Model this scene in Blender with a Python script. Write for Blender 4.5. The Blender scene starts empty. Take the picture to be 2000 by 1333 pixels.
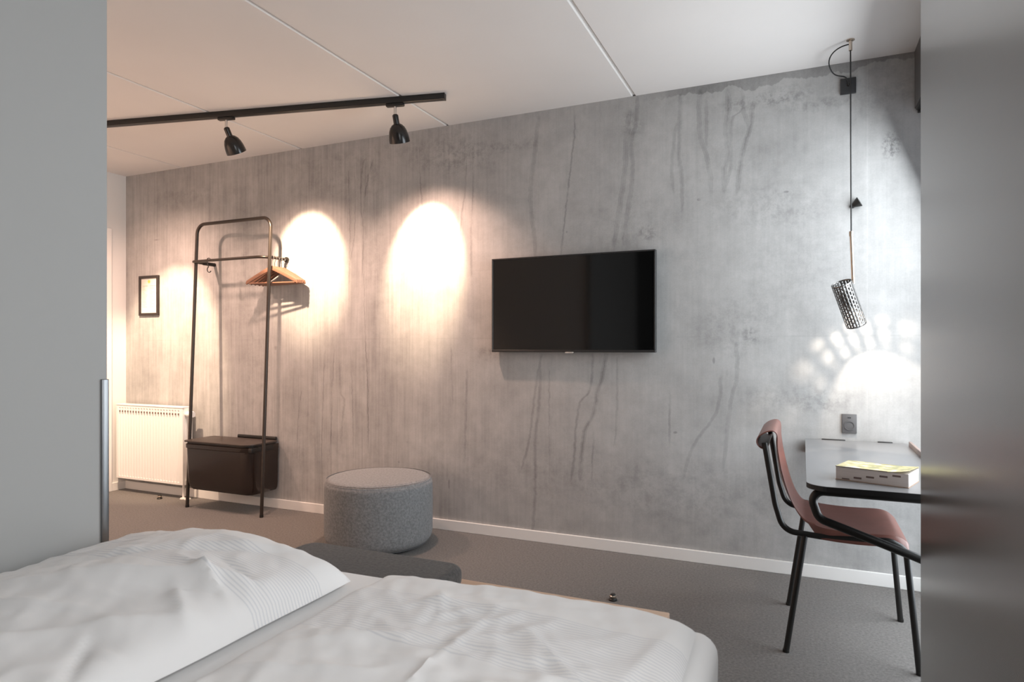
import bpy, bmesh, math, random
from mathutils import Vector, Matrix, noise, Euler
random.seed(7)
S = bpy.context.scene
C = S.collection
PI = math.pi

# ---------------------------------------------------------------- camera, world, daylight, exposure
CAM_H = 1.2
cd = bpy.data.cameras.new('camera')
cam = bpy.data.objects.new('camera', cd); C.objects.link(cam)
cam.location = (0, 0, CAM_H)
cam.rotation_euler = (math.radians(90), 0, math.radians(24))
cd.sensor_width = 36; cd.lens = 36 * 1275 / 2000
cd.shift_y = 0.00675
cd.clip_start = 0.02
cd.dof.use_dof = True; cd.dof.focus_distance = 3.6; cd.dof.aperture_fstop = 7.0
S.camera = cam

S.view_settings.view_transform = 'Standard'
S.view_settings.look = 'None'
S.view_settings.gamma = 1
S.view_settings.use_curve_mapping = False
S.view_settings.exposure = 0.0

w = bpy.data.worlds.new('world'); S.world = w; w.use_nodes = True
w.node_tree.nodes['Background'].inputs[0].default_value = (0.75, 0.86, 1.0, 1)
w.node_tree.nodes['Background'].inputs[1].default_value = 1.2

def area_light(name, loc, rot, sx, sy, power, col):
    l = bpy.data.lights.new(name, 'AREA'); l.shape = 'RECTANGLE'; l.size = sx; l.size_y = sy
    l.energy = power; l.color = col
    o = bpy.data.objects.new(name, l); C.objects.link(o); o.location = loc; o.rotation_euler = rot
    return o
# daylight that comes in through the desk window and an added, unseen bed window (sky seen from the room)
area_light('daylight_desk_window', (0.84, 3.04, 1.22), (0, math.radians(69), 0), 2.3, 1.22, 56, (.90, .96, 1.0))
area_light('added_bed_daylight', (0.84, 0.2, 1.6), (0, math.radians(66), 0), 1.4, 1.4, 29, (1, .985, .97))  # unseen window beside the camera, added to brighten bed and grey panel

# ---------------------------------------------------------------- materials
def srgb(r, g, b):
    f = lambda c: (c/255/12.92) if c/255 <= 0.04045 else ((c/255+0.055)/1.055)**2.4
    return (f(r), f(g), f(b), 1)
def mat(name, col, rough=0.5, metal=0.0, spec=None, bump=None, var=None, coat=0):
    """principled material; bump=(scale,strength,dist,stretch) noise bump; var=(scale, amount, stretch) colour variation"""
    m = bpy.data.materials.new(name); m.use_nodes = True
    nt = m.node_tree; b = nt.nodes['Principled BSDF']
    b.inputs['Base Color'].default_value = col; b.inputs['Roughness'].default_value = rough
    b.inputs['Metallic'].default_value = metal
    if spec is not None: b.inputs['Specular IOR Level'].default_value = spec
    if coat: b.inputs['Coat Weight'].default_value = coat; b.inputs['Coat Roughness'].default_value = 0.15
    if bump or var:
        tc = nt.nodes.new('ShaderNodeTexCoord')
    if bump:
        mp = nt.nodes.new('ShaderNodeMapping'); mp.inputs['Scale'].default_value = bump[3] if len(bump) > 3 else (1, 1, 1)
        nz = nt.nodes.new('ShaderNodeTexNoise'); nz.inputs['Scale'].default_value = bump[0]; nz.inputs['Detail'].default_value = 3
        bp = nt.nodes.new('ShaderNodeBump'); bp.inputs['Strength'].default_value = bump[1]; bp.inputs['Distance'].default_value = bump[2]
        nt.links.new(tc.outputs['Object'], mp.inputs[0]); nt.links.new(mp.outputs[0], nz.inputs['Vector'])
        nt.links.new(nz.outputs['Fac'], bp.inputs['Height']); nt.links.new(bp.outputs[0], b.inputs['Normal'])
    if var:
        mp2 = nt.nodes.new('ShaderNodeMapping'); mp2.inputs['Scale'].default_value = var[2] if len(var) > 2 else (1, 1, 1)
        n2 = nt.nodes.new('ShaderNodeTexNoise'); n2.inputs['Scale'].default_value = var[0]; n2.inputs['Detail'].default_value = 4
        mr = nt.nodes.new('ShaderNodeMapRange'); mr.inputs['From Min'].default_value = 0.3; mr.inputs['From Max'].default_value = 0.7
        mr.inputs['To Min'].default_value = 1 - var[1]; mr.inputs['To Max'].default_value = 1 + var[1]
        vm = nt.nodes.new('ShaderNodeVectorMath'); vm.operation = 'SCALE'; vm.inputs[0].default_value = col[:3]
        nt.links.new(tc.outputs['Object'], mp2.inputs[0]); nt.links.new(mp2.outputs[0], n2.inputs['Vector'])
        nt.links.new(n2.outputs['Fac'], mr.inputs['Value']); nt.links.new(mr.outputs[0], vm.inputs['Scale'])
        nt.links.new(vm.outputs[0], b.inputs['Base Color'])
    return m

# ---------------------------------------------------------------- concrete wall material
DRIPS = [
    (0.013,0.5,[(-1.492,2.62),(-1.507,2.527),(-1.523,2.376),(-1.543,2.245),(-1.548,2.131),(-1.538,1.996),(-1.523,1.899),(-1.517,1.775)]),
    (0.006,0.9,[(-1.262,2.624),(-1.262,2.494),(-1.277,2.366),(-1.296,2.219),(-1.311,2.09),(-1.326,1.951),(-1.346,1.793)]),
    (0.014,0.5,[(-0.923,2.575),(-0.941,2.452),(-0.946,2.308),(-0.964,2.148),(-0.983,2.024),(-1.001,1.899),(-1.015,1.791)]),
    (0.006,0.5,[(-0.909,2.376),(-0.905,2.268),(-0.919,2.126),(-0.946,1.985),(-0.96,1.824)]),
    (0.006,0.6,[(-2.353,2.536),(-2.349,2.288),(-2.335,2.204),(-2.335,2.06)]),
    (0.006,0.6,[(-2.792,2.526),(-2.832,2.401),(-2.838,2.208),(-2.819,2.077),(-2.825,1.721)]),
    (0.007,0.6,[(-2.74,2.499),(-2.773,2.395),(-2.805,2.248),(-2.812,2.141)]),
    (0.005,0.7,[(-2.945,2.435),(-2.938,2.26),(-2.931,1.998),(-2.938,1.672)]),
    (0.005,0.6,[(-2.891,2.43),(-2.887,2.104),(-2.925,1.835)]),
    (0.006,0.6,[(-1.997,2.412),(-2.008,2.234),(-2.036,2.056),(-2.048,1.836)]),
    (0.007,0.6,[(-1.952,2.487),(-1.952,2.228),(-1.963,1.93),(-1.963,1.681)]),
    (0.012,0.5,[(-0.877,2.651),(-0.881,2.527),(-0.913,2.388),(-0.905,2.262),(-0.914,2.128),(-0.935,1.978),(-0.958,1.89)]),
    (0.013,0.5,[(-0.926,2.479),(-0.949,2.339),(-0.954,2.195),(-0.977,2.053),(-0.99,1.937)]),
    (0.01,0.6,[(-0.633,2.613),(-0.636,2.422),(-0.64,2.301),(-0.624,2.16),(-0.623,1.995)]),
    (0.009,0.6,[(-0.653,2.46),(-0.674,2.323),(-0.678,2.201),(-0.67,2.096)]),
    (0.012,0.5,[(-0.522,2.63),(-0.53,2.46),(-0.509,2.337),(-0.484,2.248),(-0.468,2.144),(-0.465,2.041)]),
    (0.009,0.4,[(-0.491,2.574),(-0.489,2.334)]),
    (0.014,0.7,[(-0.378,2.607),(-0.374,2.522),(-0.382,2.388),(-0.374,2.269),(-0.395,2.187),(-0.395,2.068)]),
    (0.009,0.6,[(-0.302,2.604),(-0.298,2.511),(-0.35,2.46),(-0.362,2.352),(-0.358,2.233),(-0.374,2.134),(-0.39,2.085)]),
    (0.012,0.8,[(-0.247,2.512),(-0.259,2.405),(-0.287,2.309),(-0.31,2.211),(-0.322,2.095),(-0.326,2.062)]),
    (0.012,0.5,[(-0.295,2.502),(-0.275,2.424)]),
    (0.008,0.6,[(-1.476,1.145),(-1.516,0.939),(-1.546,0.7),(-1.569,0.569),(-1.605,0.457)]),
    (0.01,0.7,[(-1.482,1.048),(-1.493,0.832),(-1.516,0.615),(-1.516,0.334),(-1.534,0.073)]),
    (0.008,0.7,[(-1.146,1.147),(-1.163,0.949),(-1.223,0.874),(-1.25,0.736),(-1.261,0.546),(-1.278,0.418)]),
    (0.012,0.8,[(-1.066,1.158),(-1.082,1.054),(-1.12,0.919),(-1.141,0.804),(-1.19,0.718),(-1.212,0.591),(-1.223,0.423)]),
    (0.005,0.5,[(-1.424,1.049),(-1.424,0.385)]),
    (0.006,0.5,[(-0.998,1.127),(-0.998,0.851),(-1.013,0.645)]),
    (0.006,0.6,[(-1.141,0.679),(-1.152,0.428)]),
    (0.008,0.6,[(-1.992,1.04),(-2.005,0.757),(-2.011,0.473)]),
    (0.01,0.5,[(-0.332,1.218),(-0.327,1.085),(-0.359,0.912),(-0.382,0.72),(-0.4,0.537)]),
    (0.009,0.5,[(-0.414,1.026),(-0.423,0.891),(-0.479,0.773),(-0.535,0.692),(-0.583,0.592),(-0.611,0.472)]),
    (0.006,0.6,[(-0.689,0.931),(-0.694,0.664)]),
    (0.006,0.6,[(-3.067,1.178),(-3.086,0.96),(-3.092,0.721),(-3.111,0.422)]),
    (0.006,0.6,[(-3.154,1.158),(-3.167,0.918),(-3.186,0.417)]),
    (0.008,0.6,[(-3.018,1.08),(-3.012,0.873),(-2.981,0.824),(-3.0,0.676),(-3.006,0.527)]),
    (0.005,0.8,[(-2.813,1.703),(-2.802,1.315),(-2.784,1.024),(-2.772,0.493)]),
    (0.006,0.6,[(-2.921,1.12),(-2.909,0.778),(-2.903,0.436)]),
    (0.006,0.6,[(-2.11,1.18),(-2.1,0.853)]),
    (0.007,0.6,[(-1.997,1.036),(-2.002,0.766),(-2.012,0.496)]),
    (0.006,0.6,[(-3.372,0.862),(-3.404,0.657),(-3.411,0.401)]),
]
# soft dark blotches on the concrete: x, z, half width, half height, strength, grain scale
BLOTS = [(-2.155,2.50,.28,.12,.5,14),(-2.0,2.42,.22,.10,.4,16),(-1.66,2.475,.16,.035,.55,18),(-.22,2.53,.2,.035,.8,16),
 (-.06,2.55,.12,.05,.6,18),(.06,2.47,.15,.03,.7,16),(-.817,1.865,.05,.035,.9,20),(.404,2.213,.035,.06,1.5,60),
 (-.17,1.97,.26,.10,.45,22),(-.02,1.6,.3,.3,.25,18),(-.907,2.50,.08,.10,.5,22),(-.26,1.269,.035,.03,.9,30),
 (-.10,.93,.22,.08,.4,26),(.13,.92,.12,.06,.4,26),(-1.84,1.17,.09,.045,.55,30),(-4.5,2.42,.5,.08,.4,10),(-3.1,2.38,.4,.12,.35,12),
 (-.35,1.30,.2,.14,.4,24),(-1.3,.42,1.0,.16,.35,5),(-.3,.3,.7,.22,.3,5),(-2.9,2.55,.9,.05,.4,8),(-.33,2.2,.35,.2,.2,9),
 (-.9,1.9,.3,.2,.25,14),(-.53,2.62,.2,.05,.25,12),(.33,2.5,.2,.14,.5,6),(-3.9,1.9,.2,.5,.3,4),(-3.8,1.2,.12,.5,.3,4),(-2.72,1.9,.10,.6,.3,4),(-3.3,.4,.5,.2,.3,5)]
SPECKS = [(-2.142,.37,.007,.045),(-2.128,.31,.008,.04),(-1.31,1.905,.006,.008),(-.53,2.03,.012,.008),(-.9,2.18,.008,.006),(-.08,2.03,.015,.006),
 (-2.45,.56,.008,.008),(-2.52,.42,.008,.008),(-.45,1.13,.008,.02),(-.66,.72,.012,.008),(-.38,1.06,.008,.02),(-4.9,2.1,.05,.006),(-5.02,1.72,.02,.02),(-3.62,1.2,.018,.018)]

def concrete():
    m = bpy.data.materials.new('cast_concrete'); m.use_nodes = True
    nt = m.node_tree; N = nt.nodes; L = nt.links; b = N['Principled BSDF']
    geo = N.new('ShaderNodeNewGeometry'); sep = N.new('ShaderNodeSeparateXYZ'); L.new(geo.outputs['Position'], sep.inputs[0])
    X, Z = sep.outputs[0], sep.outputs[2]
    def val(v):
        n = N.new('ShaderNodeValue'); n.outputs[0].default_value = v; return n.outputs[0]
    def M(op, a, b_=None, c=None, clamp=False):
        n = N.new('ShaderNodeMath'); n.operation = op; n.use_clamp = clamp
        for i, v in enumerate((a, b_, c)):
            if v is None: continue
            if isinstance(v, (int, float)): n.inputs[i].default_value = v
            else: L.new(v, n.inputs[i])
        return n.outputs[0]
    flat = N.new('ShaderNodeCombineXYZ'); L.new(X, flat.inputs[0]); L.new(Z, flat.inputs[1])
    def nz(scale, stretch, detail=6, rough=0.6, seed=0.0):
        mp = N.new('ShaderNodeVectorMath'); mp.operation = 'MULTIPLY_ADD'
        mp.inputs[1].default_value = (stretch[0], stretch[2], 1); mp.inputs[2].default_value = (seed, seed*.6, 0)
        t = N.new('ShaderNodeTexNoise'); t.noise_dimensions = '2D'
        t.inputs['Scale'].default_value = scale; t.inputs['Detail'].default_value = min(detail, 4); t.inputs['Roughness'].default_value = rough
        L.new(flat.outputs[0], mp.inputs[0]); L.new(mp.outputs[0], t.inputs['Vector']); return t.outputs['Fac']
    def mr(v, a, b_, c, d, smooth=True):
        n = N.new('ShaderNodeMapRange'); n.interpolation_type = 'SMOOTHSTEP' if smooth else 'LINEAR'
        L.new(v, n.inputs['Value'])
        for k, x in (('From Min', a), ('From Max', b_), ('To Min', c), ('To Max', d)): n.inputs[k].default_value = x
        return n.outputs[0]
    # base mottling
    cloud = nz(1.6, (1, 1, 1), 7, 0.62)
    mott = nz(9, (1, 1, 1), 8, 0.7, 3)
    grain = nz(120, (1, 1, 1), 3, 0.7, 5)
    streak = nz(9, (1, 1, .06), 6, 0.65, 7)        # long vertical form-work streaks
    fine = nz(55, (1, 1, .035), 4, 0.6, 9)
    lum = M('ADD', mr(cloud, .3, .7, -.07, .07, False), mr(mott, .28, .72, -.075, .075, False))
    lum = M('ADD', lum, mr(grain, .3, .7, -.03, .03, False))
    leftw = mr(X, -1.2, -3.0, .3, 1.0)
    lum = M('ADD', lum, M('MULTIPLY', mr(streak, .3, .7, -.10, .06, False), leftw))
    lum = M('ADD', lum, mr(nz(3.4, (1, 1, .8), 8, .72, 31), .32, .68, -.055, .05, False))              # board streaks are stronger on the left half
    lum = M('ADD', lum, M('MULTIPLY', mr(fine, .35, .75, .05, -.15, False), leftw))
    # drips
    wob = M('MULTIPLY', M('SUBTRACT', nz(22, (.3, 1, 1), 3, .7, 11), .5), .018)
    xw = M('ADD', X, wob); scaled = {}
    def curve(src, pts, lin=False):
        fc = N.new('ShaderNodeFloatCurve'); cv = fc.mapping.curves[0]
        while len(cv.points) > 2: cv.points.remove(cv.points[-1])
        cv.points[0].location = pts[0]; cv.points[1].location = pts[-1]
        for p in pts[1:-1]: cv.points.new(*p)
        if lin:
            for p in cv.points: p.handle_type = 'VECTOR'
        fc.mapping.update(); L.new(src, fc.inputs['Value']); return fc.outputs[0]
    acc = None
    for wd, k, pts in DRIPS:
        wd *= 1.25; z0, z1 = pts[0][1]+.03, pts[-1][1]-.04; H_ = z0-z1
        xs = [p[0] for p in pts]; xa, xb = min(xs)-.01, max(xs)+.01
        t = mr(Z, z0, z1, 0, 1, False)
        cx = curve(t, [((z0-p[1])/H_, (p[0]-xa)/(xb-xa)) for p in pts])
        wn = curve(t, [(0, 0), (min(.3, .07/H_), k), (1-min(.4, .14/H_), k), (1, 0)], True)
        if wd not in scaled: scaled[wd] = M('DIVIDE', xw, wd)
        e = M('MULTIPLY_ADD', cx, -(xb-xa)/wd, scaled[wd])
        q = M('ABSOLUTE', M('SUBTRACT', e, xa/wd))
        f = M('MULTIPLY', M('SUBTRACT', 1.0, q, clamp=True), wn)
        acc = f if acc is None else M('MAXIMUM', acc, f)
    rim = M('SUBTRACT', 1.0, M('MULTIPLY', M('ABSOLUTE', M('SUBTRACT', acc, .16)), 7.0), clamp=True)   # darker dried edge
    acc = M('ADD', M('MULTIPLY', acc, .75), M('MULTIPLY', rim, .2))
    patch = mr(nz(6, (1, 1, 1), 4, .6, 13), .3, .6, .45, 1.0)
    lum = M('SUBTRACT', lum, M('MULTIPLY', M('MULTIPLY', acc, patch), .58))
    # blotches
    gn1 = {}
    acc = None
    for x, z, rx, rz, k, sc in BLOTS:
        key = 10 if sc < 13 else (22 if sc < 40 else 60)
        if key not in gn1: gn1[key] = mr(nz(key, (1, 1, 1), 6, .75, key*1.0), .38, .66, 0, 1)
        ax = M('DIVIDE', M('SUBTRACT', X, x), rx); az = M('DIVIDE', M('SUBTRACT', Z, z), rz)
        d = M('SUBTRACT', 1.0, M('MULTIPLY_ADD', ax, M('MULTIPLY', ax, .5), M('MULTIPLY', M('MULTIPLY', az, az), .5)), clamp=True)
        e = M('MULTIPLY', M('MULTIPLY', d, gn1[key]), k)
        acc = e if acc is None else M('ADD', acc, e)
    lum = M('SUBTRACT', lum, M('MULTIPLY', acc, .34))
    for x, z, rx, rz in SPECKS:
        ax = M('DIVIDE', M('SUBTRACT', X, x), rx); az = M('DIVIDE', M('SUBTRACT', Z, z), rz)
        d = M('SUBTRACT', 1.3, M('ADD', M('MULTIPLY', ax, ax), M('MULTIPLY', az, az)), clamp=True)
        lum = M('SUBTRACT', lum, M('MULTIPLY', M('MULTIPLY', d, mr(mott, .4, .6, .2, 1)), .35))
    # board joint lines (horizontal) and pale hairlines (vertical)
    for z, k in ((1.262, .10), (1.70, .06)):
        d = M('SUBTRACT', 1.0, M('DIVIDE', M('ABSOLUTE', M('SUBTRACT', Z, z)), .006), clamp=True)
        lum = M('SUBTRACT', lum, M('MULTIPLY', M('MULTIPLY', d, mr(mott, .42, .62, 0, 1)), k))
    for x, zlo in ((-2.99, 1.4), (-2.76, 2.3), (-2.12, 2.3), (.30, .8)):
        d = M('SUBTRACT', 1.0, M('DIVIDE', M('ABSOLUTE', M('SUBTRACT', X, x)), .004), clamp=True)
        lum = M('ADD', lum, M('MULTIPLY', M('MULTIPLY', d, mr(Z, zlo, zlo+.2, 0, 1)), .09))
    # ragged darker slurry band under the ceiling on the right
    lim = M('ADD', M('MULTIPLY_ADD', M('SUBTRACT', nz(5, (1, 1, .2), 5, .6, 21), .5), .16, 2.612), M('MULTIPLY', M('ABSOLUTE', M('ADD', X, .25)), .06))
    band = M('MULTIPLY', M('DIVIDE', M('SUBTRACT', Z, lim), .006, clamp=True), mr(X, -.9, -.5, 0, 1))
    lum = M('SUBTRACT', lum, M('MULTIPLY', band, .30))
    lum = M('MULTIPLY', M('ADD', lum, 1.0), .42)
    comb = N.new('ShaderNodeCombineXYZ')
    L.new(M('MULTIPLY', lum, 1.0), comb.inputs[0]); L.new(M('MULTIPLY', lum, .99), comb.inputs[1]); L.new(M('MULTIPLY', lum, .975), comb.inputs[2])
    L.new(comb.outputs[0], b.inputs['Base Color'])
    b.inputs['Roughness'].default_value = .62; b.inputs['Specular IOR Level'].default_value = .35
    return m

M_ = {}
M_['concrete'] = concrete()
M_['ceiling'] = mat('ceiling_paint', (.80, .775, .755, 1), .8, bump=(60, .15, .002), var=(1.2, .03))
M_['white'] = mat('white_paint', (.82, .81, .79, 1), .55)
M_['whitegloss'] = mat('white_lacquer', (.86, .85, .83, 1), .3)
M_['grey_panel'] = mat('matt_grey_panel', (.40, .40, .392, 1), .7, bump=(400, .05, .001))
M_['dark_wall'] = mat('charcoal_wall', (.03, .03, .03, 1), .7)
M_['floor'] = None
M_['black'] = mat('black_metal', (.012, .011, .010, 1), .38, spec=.5)
M_['black_rack'] = mat('bronze_black_metal', (.055, .045, .038, 1), .32, metal=.55)
M_['lampblack'] = mat('black_lacquer', (.013, .011, .010, 1), .22)
M_['lampwhite'] = mat('lamp_inner_white', (.8, .78, .72, 1), .5)
M_['chrome'] = mat('chrome', (.75, .74, .72, 1), .16, metal=1)
M_['steel'] = mat('brushed_steel', (.22, .225, .23, 1), .32, metal=1, bump=(200, .1, .001, (1, 1, .03)))
M_['brass'] = mat('warm_nickel', (.60, .52, .44, 1), .25, metal=1)
M_['screen'] = mat('tv_glass', (.003, .003, .003, 1), .06, spec=.5)
M_['tvframe'] = mat('tv_frame', (.02, .02, .02, 1), .35)
M_['pendant'] = mat('gunmetal', (.20, .195, .19, 1), .25, metal=.9)
M_['cable'] = mat('black_cable', (.01, .01, .01, 1), .6)
M_['leather'] = mat('brown_leather', (.19, .078, .062, 1), .36, spec=.5, bump=(260, .12, .001), var=(14, .12))
M_['desktop'] = mat('dark_laminate', (.20, .20, .205, 1), .28, spec=.7)
M_['deskedge'] = mat('dark_edge', (.015, .015, .016, 1), .5)
M_['wood'] = mat('pale_oak', (.50, .34, .24, 1), .5, var=(6, .15, (.3, 6, 6)))
M_['ledge'] = mat('taupe_edge', (.30, .235, .215, 1), .5)
M_['hanger'] = mat('hanger_wood', (.21, .105, .066, 1), .4, var=(20, .12, (.3, 4, 4)))
M_['pouf'] = None
M_['cushion'] = None
M_['box'] = mat('bronze_leatherette', (.020, .012, .009, 1), .24, spec=.5, coat=.2)
M_['lid'] = mat('box_lid', (.050, .037, .031, 1), .42, spec=.5)
M_['paper'] = mat('paper', (.62, .60, .55, 1), .7)
M_['ink'] = mat('grey_ink', (.22, .22, .21, 1), .7)
M_['inkgold'] = mat('gold_ink', (.75, .52, .12, 1), .6)
M_['glass_poster'] = mat('poster_frame', (.02, .014, .012, 1), .4)
M_['pages'] = mat('book_pages', (.66, .60, .57, 1), .7, bump=(300, .3, .001, (.02, .02, 6)), var=(200, .08, (.02, .02, 5)))
M_['thumb'] = mat('thumb_index', (.16, .11, .10, 1), .7)
M_['plastic'] = mat('anthracite_plastic', (.10, .098, .10, 1), .42)
M_['plastic2'] = mat('dark_plastic', (.03, .03, .032, 1), .4)
M_['base'] = mat('bed_base_fabric', (.30, .31, .33, 1), .9)

def fabric(name, c1, c2, scale=900, bumpd=.0012, rough=.95, weave=False):
    m = bpy.data.materials.new(name); m.use_nodes = True; nt = m.node_tree; b = nt.nodes['Principled BSDF']; L = nt.links
    tc = nt.nodes.new('ShaderNodeTexCoord')
    n = nt.nodes.new('ShaderNodeTexNoise'); n.inputs['Scale'].default_value = scale; n.inputs['Detail'].default_value = 3; n.inputs['Roughness'].default_value = .7
    n2 = nt.nodes.new('ShaderNodeTexNoise'); n2.inputs['Scale'].default_value = scale*.22; n2.inputs['Detail'].default_value = 4
    mp = nt.nodes.new('ShaderNodeMapping'); mp.inputs['Scale'].default_value = (.55, 1.2, 1) if weave else (1, 1, .5)
    L.new(tc.outputs['Object'], mp.inputs[0]); L.new(mp.outputs[0], n.inputs['Vector']); L.new(tc.outputs['Object'], n2.inputs['Vector'])
    ad = nt.nodes.new('ShaderNodeMath'); ad.operation = 'ADD'; L.new(n.outputs['Fac'], ad.inputs[0]); L.new(n2.outputs['Fac'], ad.inputs[1])
    cr = nt.nodes.new('ShaderNodeMapRange'); cr.inputs['From Min'].default_value = .75; cr.inputs['From Max'].default_value = 1.25
    L.new(ad.outputs[0], cr.inputs['Value'])
    mx = nt.nodes.new('ShaderNodeMix'); mx.data_type = 'RGBA'
    mx.inputs[6].default_value = c1; mx.inputs[7].default_value = c2
    L.new(cr.outputs[0], mx.inputs['Factor']); L.new(mx.outputs[2], b.inputs['Base Color'])
    bp = nt.nodes.new('ShaderNodeBump'); bp.inputs['Strength'].default_value = .6; bp.inputs['Distance'].default_value = bumpd
    L.new(ad.outputs[0], bp.inputs['Height']); L.new(bp.outputs[0], b.inputs['Normal'])
    b.inputs['Roughness'].default_value = rough; b.inputs['Specular IOR Level'].default_value = .2
    b.inputs['Sheen Weight'].default_value = .15
    return m
M_['floor'] = fabric('woven_floor', (.105, .098, .092, 1), (.205, .193, .182, 1), 420, .0012, .85, True)
M_['pouf'] = fabric('grey_wool', (.16, .165, .17, 1), (.29, .295, .30, 1), 380)
M_['cushion'] = fabric('dark_wool', (.035, .033, .032, 1), (.085, .078, .074, 1), 380)

def linen(name, stripe=None, seams=()):
    """white cotton; stripe=(y0,y1): satin band of thin raised lines"""
    m = bpy.data.materials.new(name); m.use_nodes = True; nt = m.node_tree; b = nt.nodes['Principled BSDF']; L = nt.links
    b.inputs['Base Color'].default_value = (.82, .81, .80, 1); b.inputs['Roughness'].default_value = .75
    b.inputs['Specular IOR Level'].default_value = .25; b.inputs['Sheen Weight'].default_value = .1
    geo = nt.nodes.new('ShaderNodeNewGeometry'); sep = nt.nodes.new('ShaderNodeSeparateXYZ'); L.new(geo.outputs['Position'], sep.inputs[0])
    n = nt.nodes.new('ShaderNodeTexNoise'); n.inputs['Scale'].default_value = 7; n.inputs['Detail'].default_value = 5; L.new(geo.outputs['Position'], n.inputs['Vector'])
    bp = nt.nodes.new('ShaderNodeBump'); bp.inputs['Strength'].default_value = .25; bp.inputs['Distance'].default_value = .006
    L.new(n.outputs['Fac'], bp.inputs['Height'])
    last = bp
    if stripe:
        def mm(op, a, c=None, clamp=False):
            q = nt.nodes.new('ShaderNodeMath'); q.operation = op; q.use_clamp = clamp
            for i, v in enumerate((a, c)):
                if v is None: continue
                if isinstance(v, (int, float)): q.inputs[i].default_value = v
                else: L.new(v, q.inputs[i])
            return q.outputs[0]
        ph = mm('FRACT', mm('MULTIPLY', sep.outputs[1], 1/.0095))
        line = mm('LESS_THAN', ph, .38)
        msk = mm('MULTIPLY', mm('GREATER_THAN', sep.outputs[1], stripe[0]), mm('LESS_THAN', sep.outputs[1], stripe[1]))
        ln = mm('MULTIPLY', line, msk)
        mx = nt.nodes.new('ShaderNodeMix'); mx.data_type = 'RGBA'
        mx.inputs[6].default_value = (.82, .81, .80, 1); mx.inputs[7].default_value = (.70, .70, .71, 1)
        L.new(ln, mx.inputs['Factor']); L.new(mx.outputs[2], b.inputs['Base Color'])
    L.new(last.outputs[0], b.inputs['Normal'])
    return m
M_['duvet_a'] = linen('cotton_duvet_cover', (1.05, 1.27))
M_['duvet_b'] = linen('cotton_duvet_cover_striped', (1.06, 1.29))
M_['sheet'] = linen('cotton_sheet')

def brushed():
    m = bpy.data.materials.new('satin_metal_cladding'); m.use_nodes = True; nt = m.node_tree; b = nt.nodes['Principled BSDF']; L = nt.links
    geo = nt.nodes.new('ShaderNodeNewGeometry')
    mp = nt.nodes.new('ShaderNodeMapping'); mp.inputs['Scale'].default_value = (1, 9, .25)
    n = nt.nodes.new('ShaderNodeTexNoise'); n.inputs['Scale'].default_value = 4; n.inputs['Detail'].default_value = 2
    L.new(geo.outputs['Position'], mp.inputs[0]); L.new(mp.outputs[0], n.inputs['Vector'])
    mr = nt.nodes.new('ShaderNodeMapRange'); mr.inputs['From Min'].default_value = .3; mr.inputs['From Max'].default_value = .7
    mr.inputs['To Min'].default_value = .262; mr.inputs['To Max'].default_value = .268
    L.new(n.outputs['Fac'], mr.inputs['Value']); L.new(mr.outputs[0], b.inputs['Roughness'])
    b.inputs['Base Color'].default_value = (.30, .295, .29, 1); b.inputs['Metallic'].default_value = .7
    return m
M_['clad'] = brushed()

# ---------------------------------------------------------------- mesh helpers
def link(name, bm, m, parent=None, smooth=True, loc=None):
    me = bpy.data.meshes.new(name)
    bmesh.ops.recalc_face_normals(bm, faces=bm.faces)
    bm.to_mesh(me); bm.free()
    mats = m if isinstance(m, (list, tuple)) else [m]
    for k in mats: me.materials.append(M_[k])
    for p in me.polygons: p.use_smooth = smooth
    o = bpy.data.objects.new(name, me); C.objects.link(o)
    if parent: o.parent = parent
    if loc: o.location = loc
    if smooth:
        try: me.set_sharp_from_angle(angle=math.radians(40))
        except Exception: pass
    return o
def thing(name, label, cat, loc=(0, 0, 0), rotz=0, group=None):
    o = bpy.data.objects.new(name, None); C.objects.link(o); o.empty_display_size = .05
    o.location = loc; o.rotation_euler = (0, 0, rotz); o['label'] = label; o['category'] = cat
    if group: o['group'] = group
    return o
def tag(o, label, cat, group=None):
    o['label'] = label; o['category'] = cat
    if group: o['group'] = group
    return o
def struct(o): o['kind'] = 'structure'; return o
def box(bm, x0, x1, y0, y1, z0, z1, bev=0, seg=2, mi=0, mtx=None):
    vs = [bm.verts.new(p) for p in ((x0,y0,z0),(x1,y0,z0),(x1,y1,z0),(x0,y1,z0),(x0,y0,z1),(x1,y0,z1),(x1,y1,z1),(x0,y1,z1))]
    fs = [bm.faces.new([vs[i] for i in f]) for f in ((0,3,2,1),(4,5,6,7),(0,1,5,4),(1,2,6,5),(2,3,7,6),(3,0,4,7))]
    for f in fs: f.material_index = mi
    if bev:
        es = list({e for f in fs for e in f.edges})
        r = bmesh.ops.bevel(bm, geom=es, offset=bev, segments=seg, profile=.5, affect='EDGES')
        for f in r['faces']: f.material_index = mi
    if mtx is not None: bmesh.ops.transform(bm, matrix=mtx, verts=list({v for f in bm.faces for v in f.verts}))
    return bm
def bx(*a, **k):
    bm = bmesh.new(); return box(bm, *a, **k)
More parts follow.
